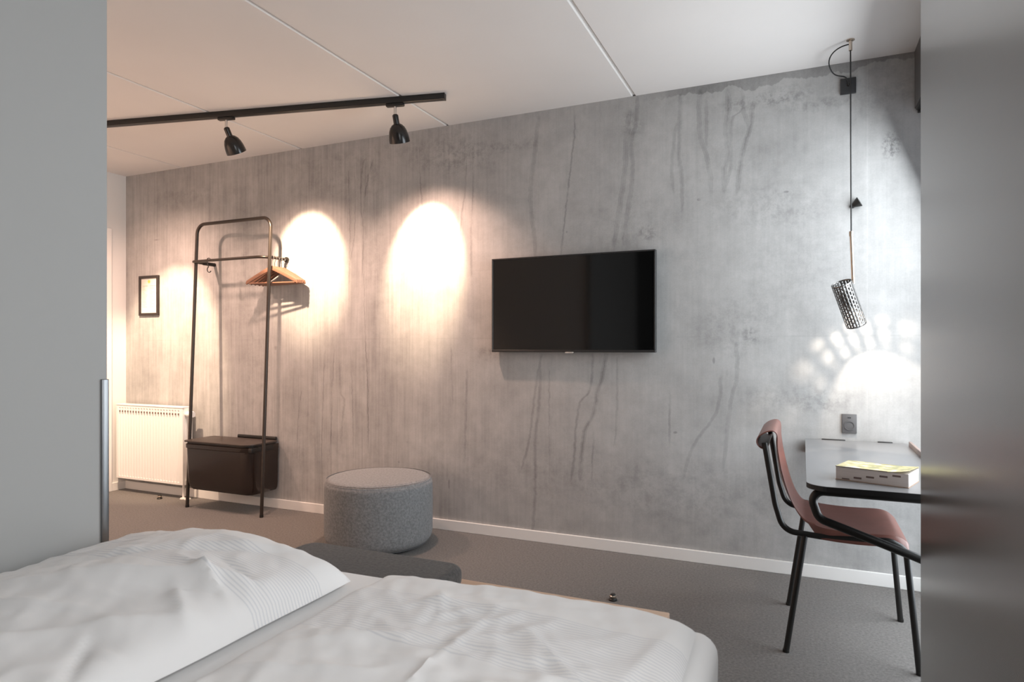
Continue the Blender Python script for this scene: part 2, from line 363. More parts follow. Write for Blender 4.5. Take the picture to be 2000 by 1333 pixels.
def fillet(pts, r, n=8):
    """round the inner corners of a polyline; r: one radius or a list per inner corner"""
    P = [Vector(p) for p in pts]; out = [P[0]]
    for i in range(1, len(P)-1):
        ri = r[i-1] if isinstance(r, (list, tuple)) else r
        a, b, c = P[i-1], P[i], P[i+1]; u = (a-b).normalized(); v = (c-b).normalized()
        ang = u.angle(v)
        if ang > 3.1 or ri <= 0: out.append(b); continue
        d = min(ri/math.tan(ang/2), (a-b).length*.49, (c-b).length*.49)
        s, e = b+u*d, b+v*d
        rr = d*math.tan(ang/2); bis = (u+v).normalized(); cen = b+bis*math.hypot(rr, d)
        s0, e0 = (s-cen), (e-cen); tot = s0.angle(e0); ax = s0.cross(e0).normalized()
        for k in range(n+1): out.append(cen+Matrix.Rotation(tot*k/n, 3, ax) @ s0)
    out.append(P[-1]); return out
def tube(bm, pts, r, seg=14, caps=True, mi=0):
    P = [Vector(p) for p in pts]; n = len(P)
    T = [((P[min(i+1, n-1)]-P[max(i-1, 0)]).normalized()) for i in range(n)]
    ref = Vector((0, 0, 1)) if abs(T[0].z) < .9 else Vector((1, 0, 0))
    u = T[0].cross(ref).normalized(); rings = []
    for i in range(n):
        u = (u-T[i]*u.dot(T[i])).normalized(); v = T[i].cross(u)
        rr = r[i] if isinstance(r, (list, tuple)) else r
        rings.append([bm.verts.new(P[i]+(u*math.cos(2*PI*k/seg)+v*math.sin(2*PI*k/seg))*rr) for k in range(seg)])
    for a, b in zip(rings, rings[1:]):
        for k in range(seg):
            f = bm.faces.new((a[k], a[(k+1)%seg], b[(k+1)%seg], b[k])); f.material_index = mi
    if caps:
        bm.faces.new(rings[0][::-1]).material_index = mi; bm.faces.new(rings[-1]).material_index = mi
    return bm
def tb(*a, **k):
    bm = bmesh.new(); return tube(bm, *a, **k)
def lathe(bm, prof, seg=40, mtx=None, mi=0, mis=None):
    """revolve (r, z) profile about z"""
    rings = []; new = []
    for r, z in prof:
        if r < 1e-6: v = [bm.verts.new((0, 0, z))]
        else: v = [bm.verts.new((r*math.cos(2*PI*k/seg), r*math.sin(2*PI*k/seg), z)) for k in range(seg)]
        rings.append(v); new += v
    for j, (a, b) in enumerate(zip(rings, rings[1:])):
        for k in range(seg):
            k2 = (k+1) % seg
            q = [a[k % len(a)], a[k2 % len(a)], b[k2 % len(b)], b[k % len(b)]]
            q = list(dict.fromkeys(q))
            if len(q) > 2:
                f = bm.faces.new(q); f.material_index = mis[j] if mis else mi
    if mtx is not None: bmesh.ops.transform(bm, matrix=mtx, verts=new)
    return bm
def prism(bm, outline, z0, z1, bev=0, mi=0, axis='z', seg=3):
    """closed 2-D outline extruded; axis z: (x,y); axis y: (x,z) extruded along y"""
    def pt(p, h): return (p[0], p[1], h) if axis == 'z' else ((p[0], h, p[1]) if axis == 'y' else (h, p[0], p[1]))
    a = [bm.verts.new(pt(p, z0)) for p in outline]; b = [bm.verts.new(pt(p, z1)) for p in outline]
    n = len(a); fs = [bm.faces.new(a[::-1]), bm.faces.new(b)]
    for k in range(n): bm.faces.new((a[k], a[(k+1) % n], b[(k+1) % n], b[k]))
    bm.normal_update()
    if bev:
        es = list({e for f in fs for e in f.edges})
        bmesh.ops.bevel(bm, geom=es, offset=bev, segments=seg, profile=.5, affect='EDGES')
    return bm
def rrect(x0, x1, y0, y1, r, n=8):
    rs = r if isinstance(r, (list, tuple)) else [r]*4     # corners: (x0,y0),(x1,y0),(x1,y1),(x0,y1)
    out = []
    for (cx, cy, a0), q in zip(((x0, y0, PI), (x1, y0, 1.5*PI), (x1, y1, 0), (x0, y1, .5*PI)), rs):
        sx = cx+q if cx == x0 else cx-q; sy = cy+q if cy == y0 else cy-q
        if q <= 0: out.append((cx, cy)); continue
        for k in range(n+1):
            a = a0+.5*PI*k/n; out.append((sx+q*math.cos(a), sy+q*math.sin(a)))
    return out
def dup(root, loc, rotz, label=None):
    r = root.copy(); C.objects.link(r); r.location = loc; r.rotation_euler = (0, 0, rotz)
    if label: r['label'] = label
    for ch in list(root.children):
        c = ch.copy(); C.objects.link(c); c.parent = r
        for g in ch.children:
            d = g.copy(); C.objects.link(d); d.parent = c
    return r

# ---------------------------------------------------------------- room shell
XL, XR, YB, YF, H = -5.29, .66, 3.76, -.62, 2.667
struct(link('floor', bx(XL-.1, XR+.2, YF-.1, YB+.1, -.08, 0), 'floor', smooth=False))
# ceiling slabs with the open joints between them, running towards the concrete wall
bm = bmesh.new()
js = [XL-.1, -4.615, -3.375, -2.14, -.897, XR+.2]
for a, b in zip(js, js[1:]):
    box(bm, a+(.008 if a > XL else 0), b-(.008 if b < XR else 0), YF-.1, YB+.1, H, H+.14, bev=.004, seg=1)
box(bm, XL-.1, XR+.2, YF-.1, YB+.1, H+.010, H+.15)
struct(link('ceiling', bm, 'ceiling', smooth=False))
struct(link('wall_back', bx(XL-.1, XR+.2, YB, YB+.12, 0, H), 'concrete', smooth=False))
struct(link('wall_front', bx(XL-.1, XR+.2, YF-.1, YF, 0, H), 'dark_wall', smooth=False))
struct(link('wall_left', bx(XL-.1, XL, YF, YB, 0, H), 'white', smooth=False))
# bathroom block left of the bed; its end wall faces the concrete wall
struct(link('wall_bathroom', bx(XL, -1.945, 1.10, 1.22, 0, H), 'white', smooth=False))
# right-hand wall with the desk window opening and an unseen one added to light the bed
W1 = (2.42, 3.66, .06, 2.37); W2 = (-.45, .98, .9, 2.30)
bm = bmesh.new()
x0, x1 = XR, XR+.14
box(bm, x0, x1, YF, W2[0], 0, H); box(bm, x0, x1, W2[0], W2[1], 0, W2[2]); box(bm, x0, x1, W2[0], W2[1], W2[3], H)
box(bm, x0, x1, W2[1], W1[0], 0, H); box(bm, x0, x1, W1[0], W1[1], 0, W1[2]-.03); box(bm, x0, x1, W1[0], W1[1], W1[3], H)
box(bm, x0, x1, W1[1], YB, 0, H)
struct(link('wall_right', bm, 'white', smooth=False))
gl = bpy.data.materials.new('window_glass'); gl.use_nodes = True; nt = gl.node_tree
tr = nt.nodes.new('ShaderNodeBsdfTransparent'); gs = nt.nodes.new('ShaderNodeBsdfGlossy'); gs.inputs['Roughness'].default_value = .02
mx = nt.nodes.new('ShaderNodeMixShader'); mx.inputs[0].default_value = .06
nt.links.new(tr.outputs[0], mx.inputs[1]); nt.links.new(gs.outputs[0], mx.inputs[2]); nt.links.new(mx.outputs[0], nt.nodes['Material Output'].inputs[0])
M_['glass'] = gl
for i, (y0, y1, z0, z1) in enumerate((W1, W2)):
    r = bpy.data.objects.new('window_%d' % (i+1), None); C.objects.link(r); r['kind'] = 'structure'
    r.location = (XR+.06, (y0+y1)/2, z0); cx, cy = XR+.06, (y0+y1)/2
    bm = bmesh.new()
    for a in ((y0, y0+.05, z0, z1), (y1-.05, y1, z0, z1), (y0+.05, y1-.05, z0, z0+.05), (y0+.05, y1-.05, z1-.05, z1)):
        box(bm, -.03, .03, a[0]-cy, a[1]-cy, a[2]-z0, a[3]-z0, bev=.003, seg=1)
    link('window_frame', bm, 'deskedge', r, smooth=False)
    link('pane', bx(-.004, .004, y0+.05-cy, y1-.05-cy, .05, z1-z0-.05), 'glass', r, smooth=False)
# skirting: thin board with a softly rounded top
def skirt(name, x0, x1, y0, y1): return struct(link(name, bx(x0, x1, y0, y1, 0, .068, bev=.003), 'whitegloss', smooth=False))
skirt('baseboard_back', XL, XR, YB-.014, YB)
skirt('baseboard_left', XL, XL+.014, 3.625, YB-.014)
# room door in the left wall, only its frame shows past the grey panel
d = bpy.data.objects.new('door_1', None); C.objects.link(d); d['kind'] = 'structure'; d.location = (XL, 3.15, 0)
bm = bmesh.new()
for a in ((.415, .475, 0, 2.20), (-.475, -.415, 0, 2.20), (-.415, .415, 2.14, 2.20)): box(bm, 0, .018, a[0], a[1], a[2], a[3], bev=.003, seg=1)
link('door_frame', bm, 'whitegloss', d, smooth=False)
link('door_leaf', bx(0, .010, -.413, .413, .006, 2.138), 'whitegloss', d, smooth=False)
bm = tb(fillet([(.008, -.34, 1.02), (.06, -.34, 1.02), (.06, -.22, 1.02)], .012), .009); link('door_handle', bm, 'steel', d)
# sliding grey panel door left of the bed, with its upright steel pull on the far edge
d = bpy.data.objects.new('door_2', None); C.objects.link(d); d['kind'] = 'structure'; d.location = (-1.90, .3, 0)
link('door_panel', bx(-.02, .02, YF-.3+.01, .978, .008, H-.004, bev=.002, seg=1), 'grey_panel', d, smooth=False)
link('door_handle', bx(.0195, .0265, .957, .9795, .50, 1.108, bev=.002, seg=3), 'steel', d)
# satin metal clad pier between the two windows
struct(link('wall_pier', bx(.335, XR, 1.0, 2.37, 0, H, bev=.002, seg=1), 'clad', smooth=False)).name = 'wall_pier'
# dark blind box above the desk window
t = thing('blind_box', 'dark metal roller blind box under the ceiling at the right end of the concrete wall', 'blind', (.505, 2.42, 2.37))
link('housing', bx(0, XR-.505, 0, 1.335, .012, H-2.37, bev=.003), 'plastic', t)
link('bottom_bar', bx(.004, .05, .01, 1.325, -.002, .022, bev=.006), 'black', t)
link('side_channel', bx(.012, .05, 1.318, 1.334, -.012, .015, bev=.002), 'black', t)

# ---------------------------------------------------------------- ceiling track with spotlights
A = Vector((-1.886, 3.278, H)); B = Vector((-5.05, 2.590, H)); td = (B-A).normalized(); L = (B-A).length
ang = math.atan2(td.y, td.x)
tr = thing('lighting_track', 'long black ceiling track carrying the spotlights, near the concrete wall', 'lighting track', A, ang)
bm = bmesh.new(); box(bm, 0, L, -.018, .018, -.036, -.001, bev=.002)
link('rail', bm, 'black', tr)
link('groove', bx(.01, L-.01, -.007, .007, -.0375, -.0355), 'plastic2', tr, smooth=False)
link('end_cap', bx(-.006, .004, -.0185, .0185, -.037, -.0005, bev=.002), 'black', tr)

def spotlamp(s, label, aim_top, aim_x, half, power, tilt, wall_y=YB, spill=.42, col=(1, .74, .50)):
    """s: distance along the track; aim_top/aim_x: where the top of the light cone meets the concrete wall"""
    p = A+td*s
    t = thing('track_spotlight', label, 'spotlight', (p.x, p.y, H-.036), 0, 'spotlights on the ceiling track')
    bm = bx(-.055, .055, -.015, .015, -.018, .001, bev=.006); bmesh.ops.transform(bm, matrix=Matrix.Rotation(ang, 4, 'Z'), verts=bm.verts)
    link('adapter', bm, 'black', t)
    link('stem', tb([(0, 0, -.016), (0, 0, -.068)], .0085), 'chrome', t)
    jz = -.066
    q = Vector((aim_x-p.x, wall_y-p.y, aim_top-(H-.036+jz-.09)))
    hd = Vector((q.x, q.y, 0)); up = math.atan2(q.z, hd.length)
    az = math.atan2(hd.y, hd.x)
    beam = Vector((math.cos(az)*math.cos(up-half), math.sin(az)*math.cos(up-half), math.sin(up-half)))
    # head: neck and bell, tilted from hanging straight down towards the wall
    hdv = Vector((math.cos(az)*math.sin(tilt), math.sin(az)*math.sin(tilt), -math.cos(tilt)))
    rot = Vector((0, 0, -1)).rotation_difference(hdv).to_matrix().to_4x4()
    mt = Matrix.Translation((0, 0, jz)) @ rot
    bm = bmesh.new(); lathe(bm, [(0, .006), (.008, .006), (.016, 0), (.0175, -.003), (.0175, -.045), (.019, -.052), (0, -.054)], 28, mt)
    hd_o = link('lamp_neck', bm, 'lampblack', t)
    out = [(.016, -.048), (.030, -.056), (.043, -.070), (.052, -.090), (.058, -.115), (.0605, -.140), (.061, -.155)]
    inn = [(.0595, -.155), (.0585, -.140), (.056, -.115), (.050, -.091), (.041, -.073), (.028, -.060), (0, -.056)]
    bm = bmesh.new(); lathe(bm, out+inn, 48, mt, mis=[0]*(len(out))+[1]*(len(inn)-1))
    link('lamp_shade', bm, ['lampblack', 'lampwhite'], t)
    bm = bmesh.new(); lathe(bm, [(0, -.058), (.014, -.060), (.014, -.085), (.025, -.105), (.0255, -.112), (0, -.114)], 28, mt)
    link('bulb', bm, 'lampwhite', t)
    l = bpy.data.lights.new('spot_beam', 'SPOT'); l.energy = power; l.color = col; l.spot_size = half*2; l.spot_blend = .55; l.shadow_soft_size = .018
    lo = bpy.data.objects.new('spot_beam', l); C.objects.link(lo); lo.parent = t
    lo.location = Vector((0, 0, jz)) + hdv*.163
    lo.rotation_euler = beam.to_track_quat('-Z', 'Y').to_euler()
    l2 = bpy.data.lights.new('spot_spill', 'SPOT'); l2.energy = power*spill; l2.color = (1, .64, .49); l2.spot_size = math.radians(118); l2.spot_blend = 1; l2.shadow_soft_size = .03
    l3 = bpy.data.objects.new('spot_spill', l2); C.objects.link(l3); l3.parent = t
    l3.location = lo.location; l3.rotation_euler = Vector((q.x, q.y, -1.9)).to_track_quat('-Z', 'Y').to_euler()
    return t
def track_s(x): return (A.x-x)/abs(td.x)
spotlamp(track_s(-2.18), 'black bell spotlight at the right end of the ceiling track, hanging almost upright', 2.20, -2.29, math.radians(23.5), 205, math.radians(27))
spotlamp(track_s(-3.265), 'black bell spotlight tilted towards the clothes rack, left one in view', 2.24, -3.30, math.radians(23.5), 205, math.radians(33))
spotlamp(track_s(-4.40), 'black bell spotlight at the left end of the track, hidden past the grey panel', 1.90, -4.75, math.radians(25), 250, math.radians(35))
spotlamp(track_s(-4.80), 'added unseen black bell spotlight near the left end of the track, turned to the white bathroom wall for warm bounce', 2.30, -4.35, math.radians(40), 300, math.radians(40), 1.22, .05, (1, .64, .47))  # invented lamp out of view; its bounce warms the left wall and ceiling

# ---------------------------------------------------------------- television
t = thing('television', 'flat black television mounted on the concrete wall', 'television', (-1.2735, 3.70, 1.174))
w2 = 1.027/2; h = .585
bm = bmesh.new()
for a in ((-w2, w2, 0, .014), (-w2, w2, h-.009, h), (-w2, -w2+.009, .014, h-.009), (w2-.009, w2, .014, h-.009)): box(bm, a[0], a[1], 0, .034, a[2], a[3], bev=.0015, seg=1)
link('bezel', bm, 'tvframe', t, smooth=False)
link('screen', bx(-w2+.008, w2-.008, .003, .012, .013, h-.008), 'screen', t, smooth=False)
bm = bx(-w2+.006, w2-.006, .012, .036, .006, h-.006, bev=.004); box(bm, -.25, .25, .034, .0595, .12, .42, bev=.004); link('back_cover', bm, 'plastic2', t)
link('maker_badge', bx(-.026, .026, -.002, .012, -.006, .002, bev=.0008, seg=1), 'chrome', t)

# ---------------------------------------------------------------- wall fittings
t = thing('wall_socket', 'dark grey power socket on the concrete wall above the desk', 'socket', (.218, YB, .812))
link('cover_plate', bx(-.034, .034, -.011, .0, -.049, .049, bev=.002), 'plastic', t)
bm = bmesh.new(); mt = Matrix.Translation((0, -.0112, -.010)) @ Matrix.Rotation(PI/2, 4, 'X')
lathe(bm, [(.024, 0), (.024, .0025), (.0205, .0025), (.0205, -.004), (0, -.004)], 36, mt); link('socket_ring', bm, 'plastic', t)
bm = bmesh.new()
for x in (-.0095, .0095): lathe(bm, [(.003, -.0035), (.003, -.0032), (0, -.0032)], 12, mt @ Matrix.Translation((x, 0, 0)))
lathe(bm, [(.003, -.0035), (.003, -.0032), (0, -.0032)], 12, mt @ Matrix.Translation((0, -.012, 0)))
link('pin_holes', bm, 'plastic2', t)
link('usb_port', bx(-.008, .008, -.0118, -.008, .028, .034, bev=.0005, seg=1), 'plastic2', t)

t = thing('cable_outlet', 'small square dark cable outlet high on the concrete wall below the ceiling', 'outlet', (.213, YB, 2.541))
link('cover_plate', bx(-.036, .036, -.014, 0, -.040, .040, bev=.002), 'plastic2', t)
link('cable_grommet', tb([(0, -.012, .004), (0, -.022, .004)], .007), 'black', t)

t = thing('wall_hook', 'small black cone shaped wall hook behind the lamp cable', 'hook', (.232, YB, 1.925))
bm = bmesh.new(); lathe(bm, [(0, 0), (.011, 0), (.012, .004), (.009, .018), (0, .018)], 24, Matrix.Rotation(PI/2, 4, 'X')); link('wall_plug', bm, 'black', t)
bm = bmesh.new(); lathe(bm, [(0, 0), (.005, .001), (.026, .046), (.0255, .049), (0, .049)], 32, Matrix.Translation((-.010, -.016, -.006)) @ Matrix.Rotation(math.radians(62), 4, 'Y') @ Matrix.Rotation(math.radians(12), 4, 'X')); link('cone', bm, 'black', t)

t = thing('framed_notice', 'framed printed notice with a gold emblem on the concrete wall, left of the rack', 'picture frame', (-4.992, YB, 1.637))
fw, fh = .118, .167
bm = bmesh.new()
for a in ((-fw, fw, -fh, -fh+.022), (-fw, fw, fh-.022, fh), (-fw, -fw+.022, -fh+.022, fh-.022), (fw-.022, fw, -fh+.022, fh-.022)): box(bm, a[0], a[1], -.018, 0, a[2], a[3], bev=.002, seg=1)
link('frame', bm, 'glass_poster', t, smooth=False)
link('sheet', bx(-fw+.02, fw-.02, -.008, -.002, -fh+.02, fh-.02), 'paper', t, smooth=False)
bm = bmesh.new(); lathe(bm, [(0, 0), (.013, 0), (.013, .001), (0, .001)], 32, Matrix.Translation((0, -.008, .118)) @ Matrix.Rotation(PI/2, 4, 'X'))
for k in range(12):
    a = 2*PI*k/12; box(bm, .015*math.cos(a)-.0012, .015*math.cos(a)+.0012, -.009, -.0081, .118+.015*math.sin(a)-.0012, .118+.015*math.sin(a)+.0012)
link('gold_emblem', bm, 'inkgold', t, smooth=False)
bm = bmesh.new(); z = .080
rnd = random.Random(3)
for i in range(15):
    for c0, c1 in ((-.080, -.015), (.008, .080)):
        wd = (c1-c0)*rnd.uniform(.35, .95) if i else (c1-c0)
        box(bm, c0, c0+wd, -.0086, -.0081, z, z+.0022 if i else z+.003)
    z -= .0125
link('printed_lines', bm, 'ink', t, smooth=False)

# small floor stops
def stop(loc, label):
    t = thing('floor_stop', label, 'door stop', loc)
    bm = bmesh.new(); lathe(bm, [(0, 0), (.020, 0), (.020, .006), (.013, .012), (.013, .026), (.010, .030), (0, .030)], 24); link('stop_body', bm, 'black', t)
    bm = bmesh.new(); lathe(bm, [(.0135, .013), (.0165, .015), (.0165, .022), (.0135, .024)], 24); link('brass_ring', bm, 'brass', t)
stop((-4.668, 3.60, 0), 'tiny dark floor stop on the floor under the radiator')
stop((-.824, 3.03, 0), 'tiny dark floor stop on the open floor beyond the bed foot')

# ---------------------------------------------------------------- radiator
t = thing('radiator', 'white ribbed panel radiator under the framed notice, in the left corner', 'radiator', (-4.85, 3.675, .115))
hw, hh = .392, .61
bm = bmesh.new()
# front plate pressed into narrow vertical ribs
nr = 22; px = []; 
for k in range(nr*4+1):
    x = -hw+.03+(2*hw-.06)*k/(nr*4); px.append((x, -.036+(.006 if (k % 4) in (1, 2) else 0)))
prof = [(-hw, -.034)]+px+[(hw, -.034), (hw, -.029), (-hw, -.029)]
prism(bm, prof, .02, hh-.02)
box(bm, -hw, hw, -.035, -.028, 0, .022, bev=.003); box(bm, -hw, hw, -.035, -.028, hh-.022, hh-.003, bev=.003)
link('front_panel', bm, 'whitegloss', t, smooth=False)
vs_ = None
for k in range(nr):      # row of small vent slots along the top
    x = -hw+.03+(2*hw-.06)*(k+.5)/nr; 
    if vs_ is None: vs_ = link('vent_slot', bx(-.0062, .0062, -.0382, -.034, hh-.058, hh-.042, bev=.001, seg=1), 'thumb', t, smooth=False); vs_.location.x = x
    else: q_ = vs_.copy(); C.objects.link(q_); q_.location.x = x
link('side_cover', bx(hw-.012, hw+.002, -.030, .036, .0, hh, bev=.002), 'whitegloss', t)
link('side_cover', bx(-hw-.002, -hw+.012, -.030, .036, .0, hh, bev=.002), 'whitegloss', t)
link('rear_panel', bx(-hw+.01, hw-.01, .022, .034, .01, hh-.01), 'whitegloss', t)
bm = bmesh.new(); box(bm, -hw-.004, hw+.004, -.038, .040, hh-.002, hh+.008, bev=.002)
link('top_grille', bm, 'whitegloss', t)
v = link('thermostat', lathe(bmesh.new(), [(0, 0), (.015, 0), (.016, .012), (.022, .018), (.025, .03), (.025, .072), (.022, .078), (0, .079)], 28, Matrix.Translation((hw, -.004, hh-.05)) @ Matrix.Rotation(PI/2, 4, 'Y')), 'whitegloss', t)
bm = bmesh.new(); tube(bm, [(hw-.035, 0, .01), (hw-.035, 0, -.115)], .009); tube(bm, [(hw+.012, 0, .03), (hw+.012, 0, -.115)], .009)
lathe(bm, [(.009, -.104), (.024, -.106), (.026, -.114)], 24, Matrix.Translation((hw-.035, 0, 0))); lathe(bm, [(.009, -.104), (.024, -.106), (.026, -.114)], 24, Matrix.Translation((hw+.012, 0, 0)))
link('supply_pipes', bm, 'whitegloss', t)
bm = bmesh.new(); tube(bm, fillet([(hw+.035, .01, hh-.06), (hw+.035, .01, .03), (hw+.012, .0, .02)], .015), .011); link('valve_pipe', bm, 'whitegloss', t)
link('wall_bracket', bx(-.25, .25, .034, .085, .25, .32), 'whitegloss', t)

# ---------------------------------------------------------------- clothes rack
RX0, RX1 = -4.235, -3.497
t = thing('clothes_rack', 'tall slim dark metal clothes rack leaning at the concrete wall', 'clothes rack', ((RX0+RX1)/2, 3.50, 0))
o = Vector(t.location)
yf, yt, zt = 3.497, 3.588, 2.143
def rk(x, z, y=None): return Vector((x, yf+(yt-yf)*z/zt if y is None else y, z))-o
bm = tb(fillet([rk(RX0, 0), rk(RX0, zt), rk(RX1, zt), rk(RX1, 0)], .075, 10), .0125); link('frame', bm, 'black_rack', t)
zr = 1.856; yr = 3.548
bm = tb(fillet([rk(RX0-.012, zr, YB-.002), rk(RX0-.012, zr, yr), rk(RX1-.01, zr, yr), rk(RX1-.01, zr, YB-.002)], [.03, .14], 12), .0105); link('hanging_rail', bm, 'black_rack', t)
for x in (RX0-.012, RX1-.01):
    bm = tb([rk(x, zr, YB-.11), rk(x, zr, YB-.001)], .0145) if x < -4 else tb([rk(x, zr, YB-.012), rk(x, zr, YB-.001)], .02)
    link('wall_fixing', bm, 'black', t)
for x in (RX0, RX1): link('rubber_foot', tb([rk(x, 0), rk(x, .02)], .0135), 'black', t)

# storage box hung between the rack uprights and the wall
BX0, BX1, BY0 = -4.212, -3.575, 3.455
t = thing('storage_box', 'glossy dark brown lidded storage box at the foot of the clothes rack', 'storage box', ((BX0+BX1)/2, 3.61, .14))
o = Vector(t.location)
bm = bmesh.new()
n = 20; rings = []
def shell(x0, x1, y0, r): return rrect(x0, x1, y0, YB-.012, [max(.02, r*.45), r, .012, .012], 7)
for z, ins, r in ((.14, .050, .06), (.145, .032, .07), (.165, .016, .08), (.20, .008, .085), (.30, .004, .085), (.44, 0, .085), (.452, 0, .085), (.458, -.006, .09), (.485, -.007, .09), (.489, -.002, .088)):
    ol = shell(BX0+ins, BX1-ins*.6, BY0+ins, r)
    rings.append([bm.verts.new(Vector((p[0], p[1], z))-o) for p in ol])
for a, b in zip(rings, rings[1:]):
    for k in range(len(a)): bm.faces.new((a[k], a[(k+1) % len(a)], b[(k+1) % len(a)], b[k]))
bm.faces.new(rings[0][::-1]); bm.faces.new(rings[-1])
link('box_body', bm, 'box', t)
bm = bmesh.new(); prism(bm, [(p[0]-o.x, p[1]-o.y) for p in rrect(BX0-.010, BX1+.010, BY0-.010, YB-.03, [.03, .09, .02, .02], 8)], .500-o.z, .512-o.z, bev=.003)
link('lid', bm, 'lid', t)
bm = bmesh.new(); prism(bm, [(p[0]-o.x, p[1]-o.y) for p in rrect(BX0+.004, BX1-.004, BY0+.004, YB-.03, [.03, .085, .02, .02], 8)], .489-o.z, .501-o.z)
link('lid_gap', bm, 'black', t)
bm = bx(BX1-.0745-o.x, BX1+.0065-o.x, BY0+.02-o.y, YB-.07-o.y, .448-o.z, .487-o.z, bev=.006)
link('side_grip', bm, 'black', t)
link('hinge_strip', bx(-3.985-o.x, -3.60-o.x, YB-.022-o.y, YB-.003-o.y, .505-o.z, .534-o.z, bev=.006), 'black', t)

# S-hook on the rail
t = thing('s_hook', 'small black S shaped hook hanging on the rail of the clothes rack', 'hook', (-4.07, yr, zr))
pts = []
for k in range(15): a = math.radians(-30+k*15.5); pts.append((.018*math.cos(a), 0, .0+.018*math.sin(a)))
pts.append((-.004, 0, -.045))
c = Vector((.006, 0, -.068))
for k in range(13): a = math.radians(110-k*-18+0); pts.append((c.x+.021*math.cos(a)*1, 0, c.z+.021*math.sin(a)*1))
link('hook_wire', tb(pts, .0035, 10), 'black', t)

# hangers on the right arm of the rail
def hanger_mesh(t):
    HW = .21
    def arc(h0, h1, n=14):
        return [(HW*k/n, h0+(h1-h0)*(k/n)**1.15) for k in range(-0, n+1)]
    top = [(x, -.075-.105*(abs(x)/HW)**1.1) for x in [(-HW+2*HW*k/28) for k in range(29)]]
    bm = bmesh.new()
    # shoulders: curved bar of flat wood
    outer = [(x, z+.016) for x, z in top]; inner = [(x, z-.012-.004*(1-abs(x)/HW)) for x, z in top]
    oo = [(-HW-.006, top[0][1]-.006)]+outer+[(HW+.006, top[-1][1]-.006)]+inner[::-1]
    prism(bm, oo, -.007, .007, bev=.003, axis='y', seg=2)
    link('hanger_body', bm, 'hanger', t)
    link('trouser_bar', tb([(-.190, 0, -.184), (.190, 0, -.184)], .006, 10), 'hanger', t)
    pts = [(0, 0, -.064), (0, 0, -.035)]
    for k in range(14): a = math.radians(-70+k*20); pts.append((.0155*math.cos(a)*1, 0, -.0035+.0155*math.sin(a)))
    link('hanger_hook', tb(fillet(pts[:3], .005)[:-1]+pts[2:], .0022, 8), 'chrome', t)
hang = [(3.606, 9, 'wooden clothes hanger nearest the room on the rail of the rack'), (3.636, 5, 'wooden clothes hanger second from the room on the rack rail'),
        (3.664, 2, 'wooden clothes hanger in the middle of the bunch on the rack rail'), (3.692, -1, 'wooden clothes hanger second from the concrete wall on the rack rail'), (3.722, -3, 'wooden clothes hanger closest to the concrete wall on the rack rail')]
first = None
for y, a, lab in hang:
    if first is None:
        first = thing('clothes_hanger', lab, 'hanger', (RX1-.010, y, zr-.001), math.radians(a), 'wooden hangers on the clothes rack'); hanger_mesh(first)
    else: dup(first, (RX1-.010, y, zr-.001), math.radians(a), lab)

# ---------------------------------------------------------------- pendant lamp
px_, py_ = .208, 3.49
t = thing('pendant_lamp', 'perforated metal cylinder lamp hanging on a black cable above the desk', 'pendant lamp', (px_, py_, H))
link('ceiling_hook', tb([(0, 0, 0), (0, 0, -.052)], .008, 16), 'brass', t)
bm = bmesh.new(); lathe(bm, [(0, 0), (.018, 0), (.018, -.004), (.008, -.006), (0, -.006)], 24); link('ceiling_plate', bm, 'brass', t)
# cable: drops from hook; tail loops back to the wall outlet
rodt = 1.742-H; rodb = 1.505-H
link('cable', tb([(0, 0, -.05), (.001, 0, -.5), (.003, 0, rodt)], .0032, 10), 'cable', t)
import mathutils
def bez(a, b, c, d, n=20): return [Vector(q) for q in mathutils.geometry.interpolate_bezier(Vector(a), Vector(b), Vector(c), Vector(d), n)]
tail = bez((0, 0, -.022), (-.05, .02, -.01), (-.12, .06, -.035), (-.075, .13, -.09), 16)+bez((-.075, .13, -.09), (-.045, .18, -.12), (.0, .225, -.06), (.005, .248, -.126), 12)[1:]
link('cable_tail', tb(tail, .003, 10), 'cable', t)
link('rod', tb([(.003, 0, rodt), (.012, .004, rodb)], .0078, 14), 'brass', t)
bm = tb([(.003, 0, rodt+.012), (.003, 0, rodt-.010)], .0098, 14); link('rod_collar', bm, 'brass', t)
ax = Vector((.31, .35, -.885)).normalized()
cyc = Vector((.2005-px_, 3.49-py_, 1.408-H))+Vector((.0, -.01, 0))
rot = Vector((0, 0, -1)).rotation_difference(ax).to_matrix().to_4x4(); mt = Matrix.Translation(cyc) @ rot
R, LC = .0455, .222
bm = bmesh.new(); ncol = 20; pitch = .0225; nz_ = int(round((LC-.016)/(pitch/4)))
zs = [-LC/2, -LC/2+.008]+[-LC/2+.008+(LC-.016)*k/nz_ for k in range(1, nz_)]+[LC/2-.008, LC/2]
angs = []
for k in range(ncol): a0 = 2*PI*k/ncol; angs += [a0, a0+2*PI/ncol*.30, a0+2*PI/ncol*.65]
rings = [[bm.verts.new((R*math.cos(a), R*math.sin(a), z)) for a in angs] for z in zs]
na = len(angs)
for j in range(len(zs)-1):
    for k in range(na):
        col, sub = divmod(k, 3)
        slot = sub == 1 and 0 < j < len(zs)-2 and ((j-1+(2 if col % 2 else 0)) % 4) != 3
        if slot and not (col % 12 in (4,) and False): continue
        bm.faces.new((rings[j][k], rings[j][(k+1) % na], rings[j+1][(k+1) % na], rings[j+1][k]))
bmesh.ops.transform(bm, matrix=mt, verts=bm.verts)
o_ = link('lamp_shade', bm, 'pendant', t); md = o_.modifiers.new('thickness', 'SOLIDIFY'); md.thickness = .0013; md.offset = -1
bm = bmesh.new(); lathe(bm, [(0, .058), (.020, .058), (.024, .052), (.024, -.004), (.020, -.010), (0, -.010)], 28, mt); link('lamp_socket', bm, 'plastic2', t)
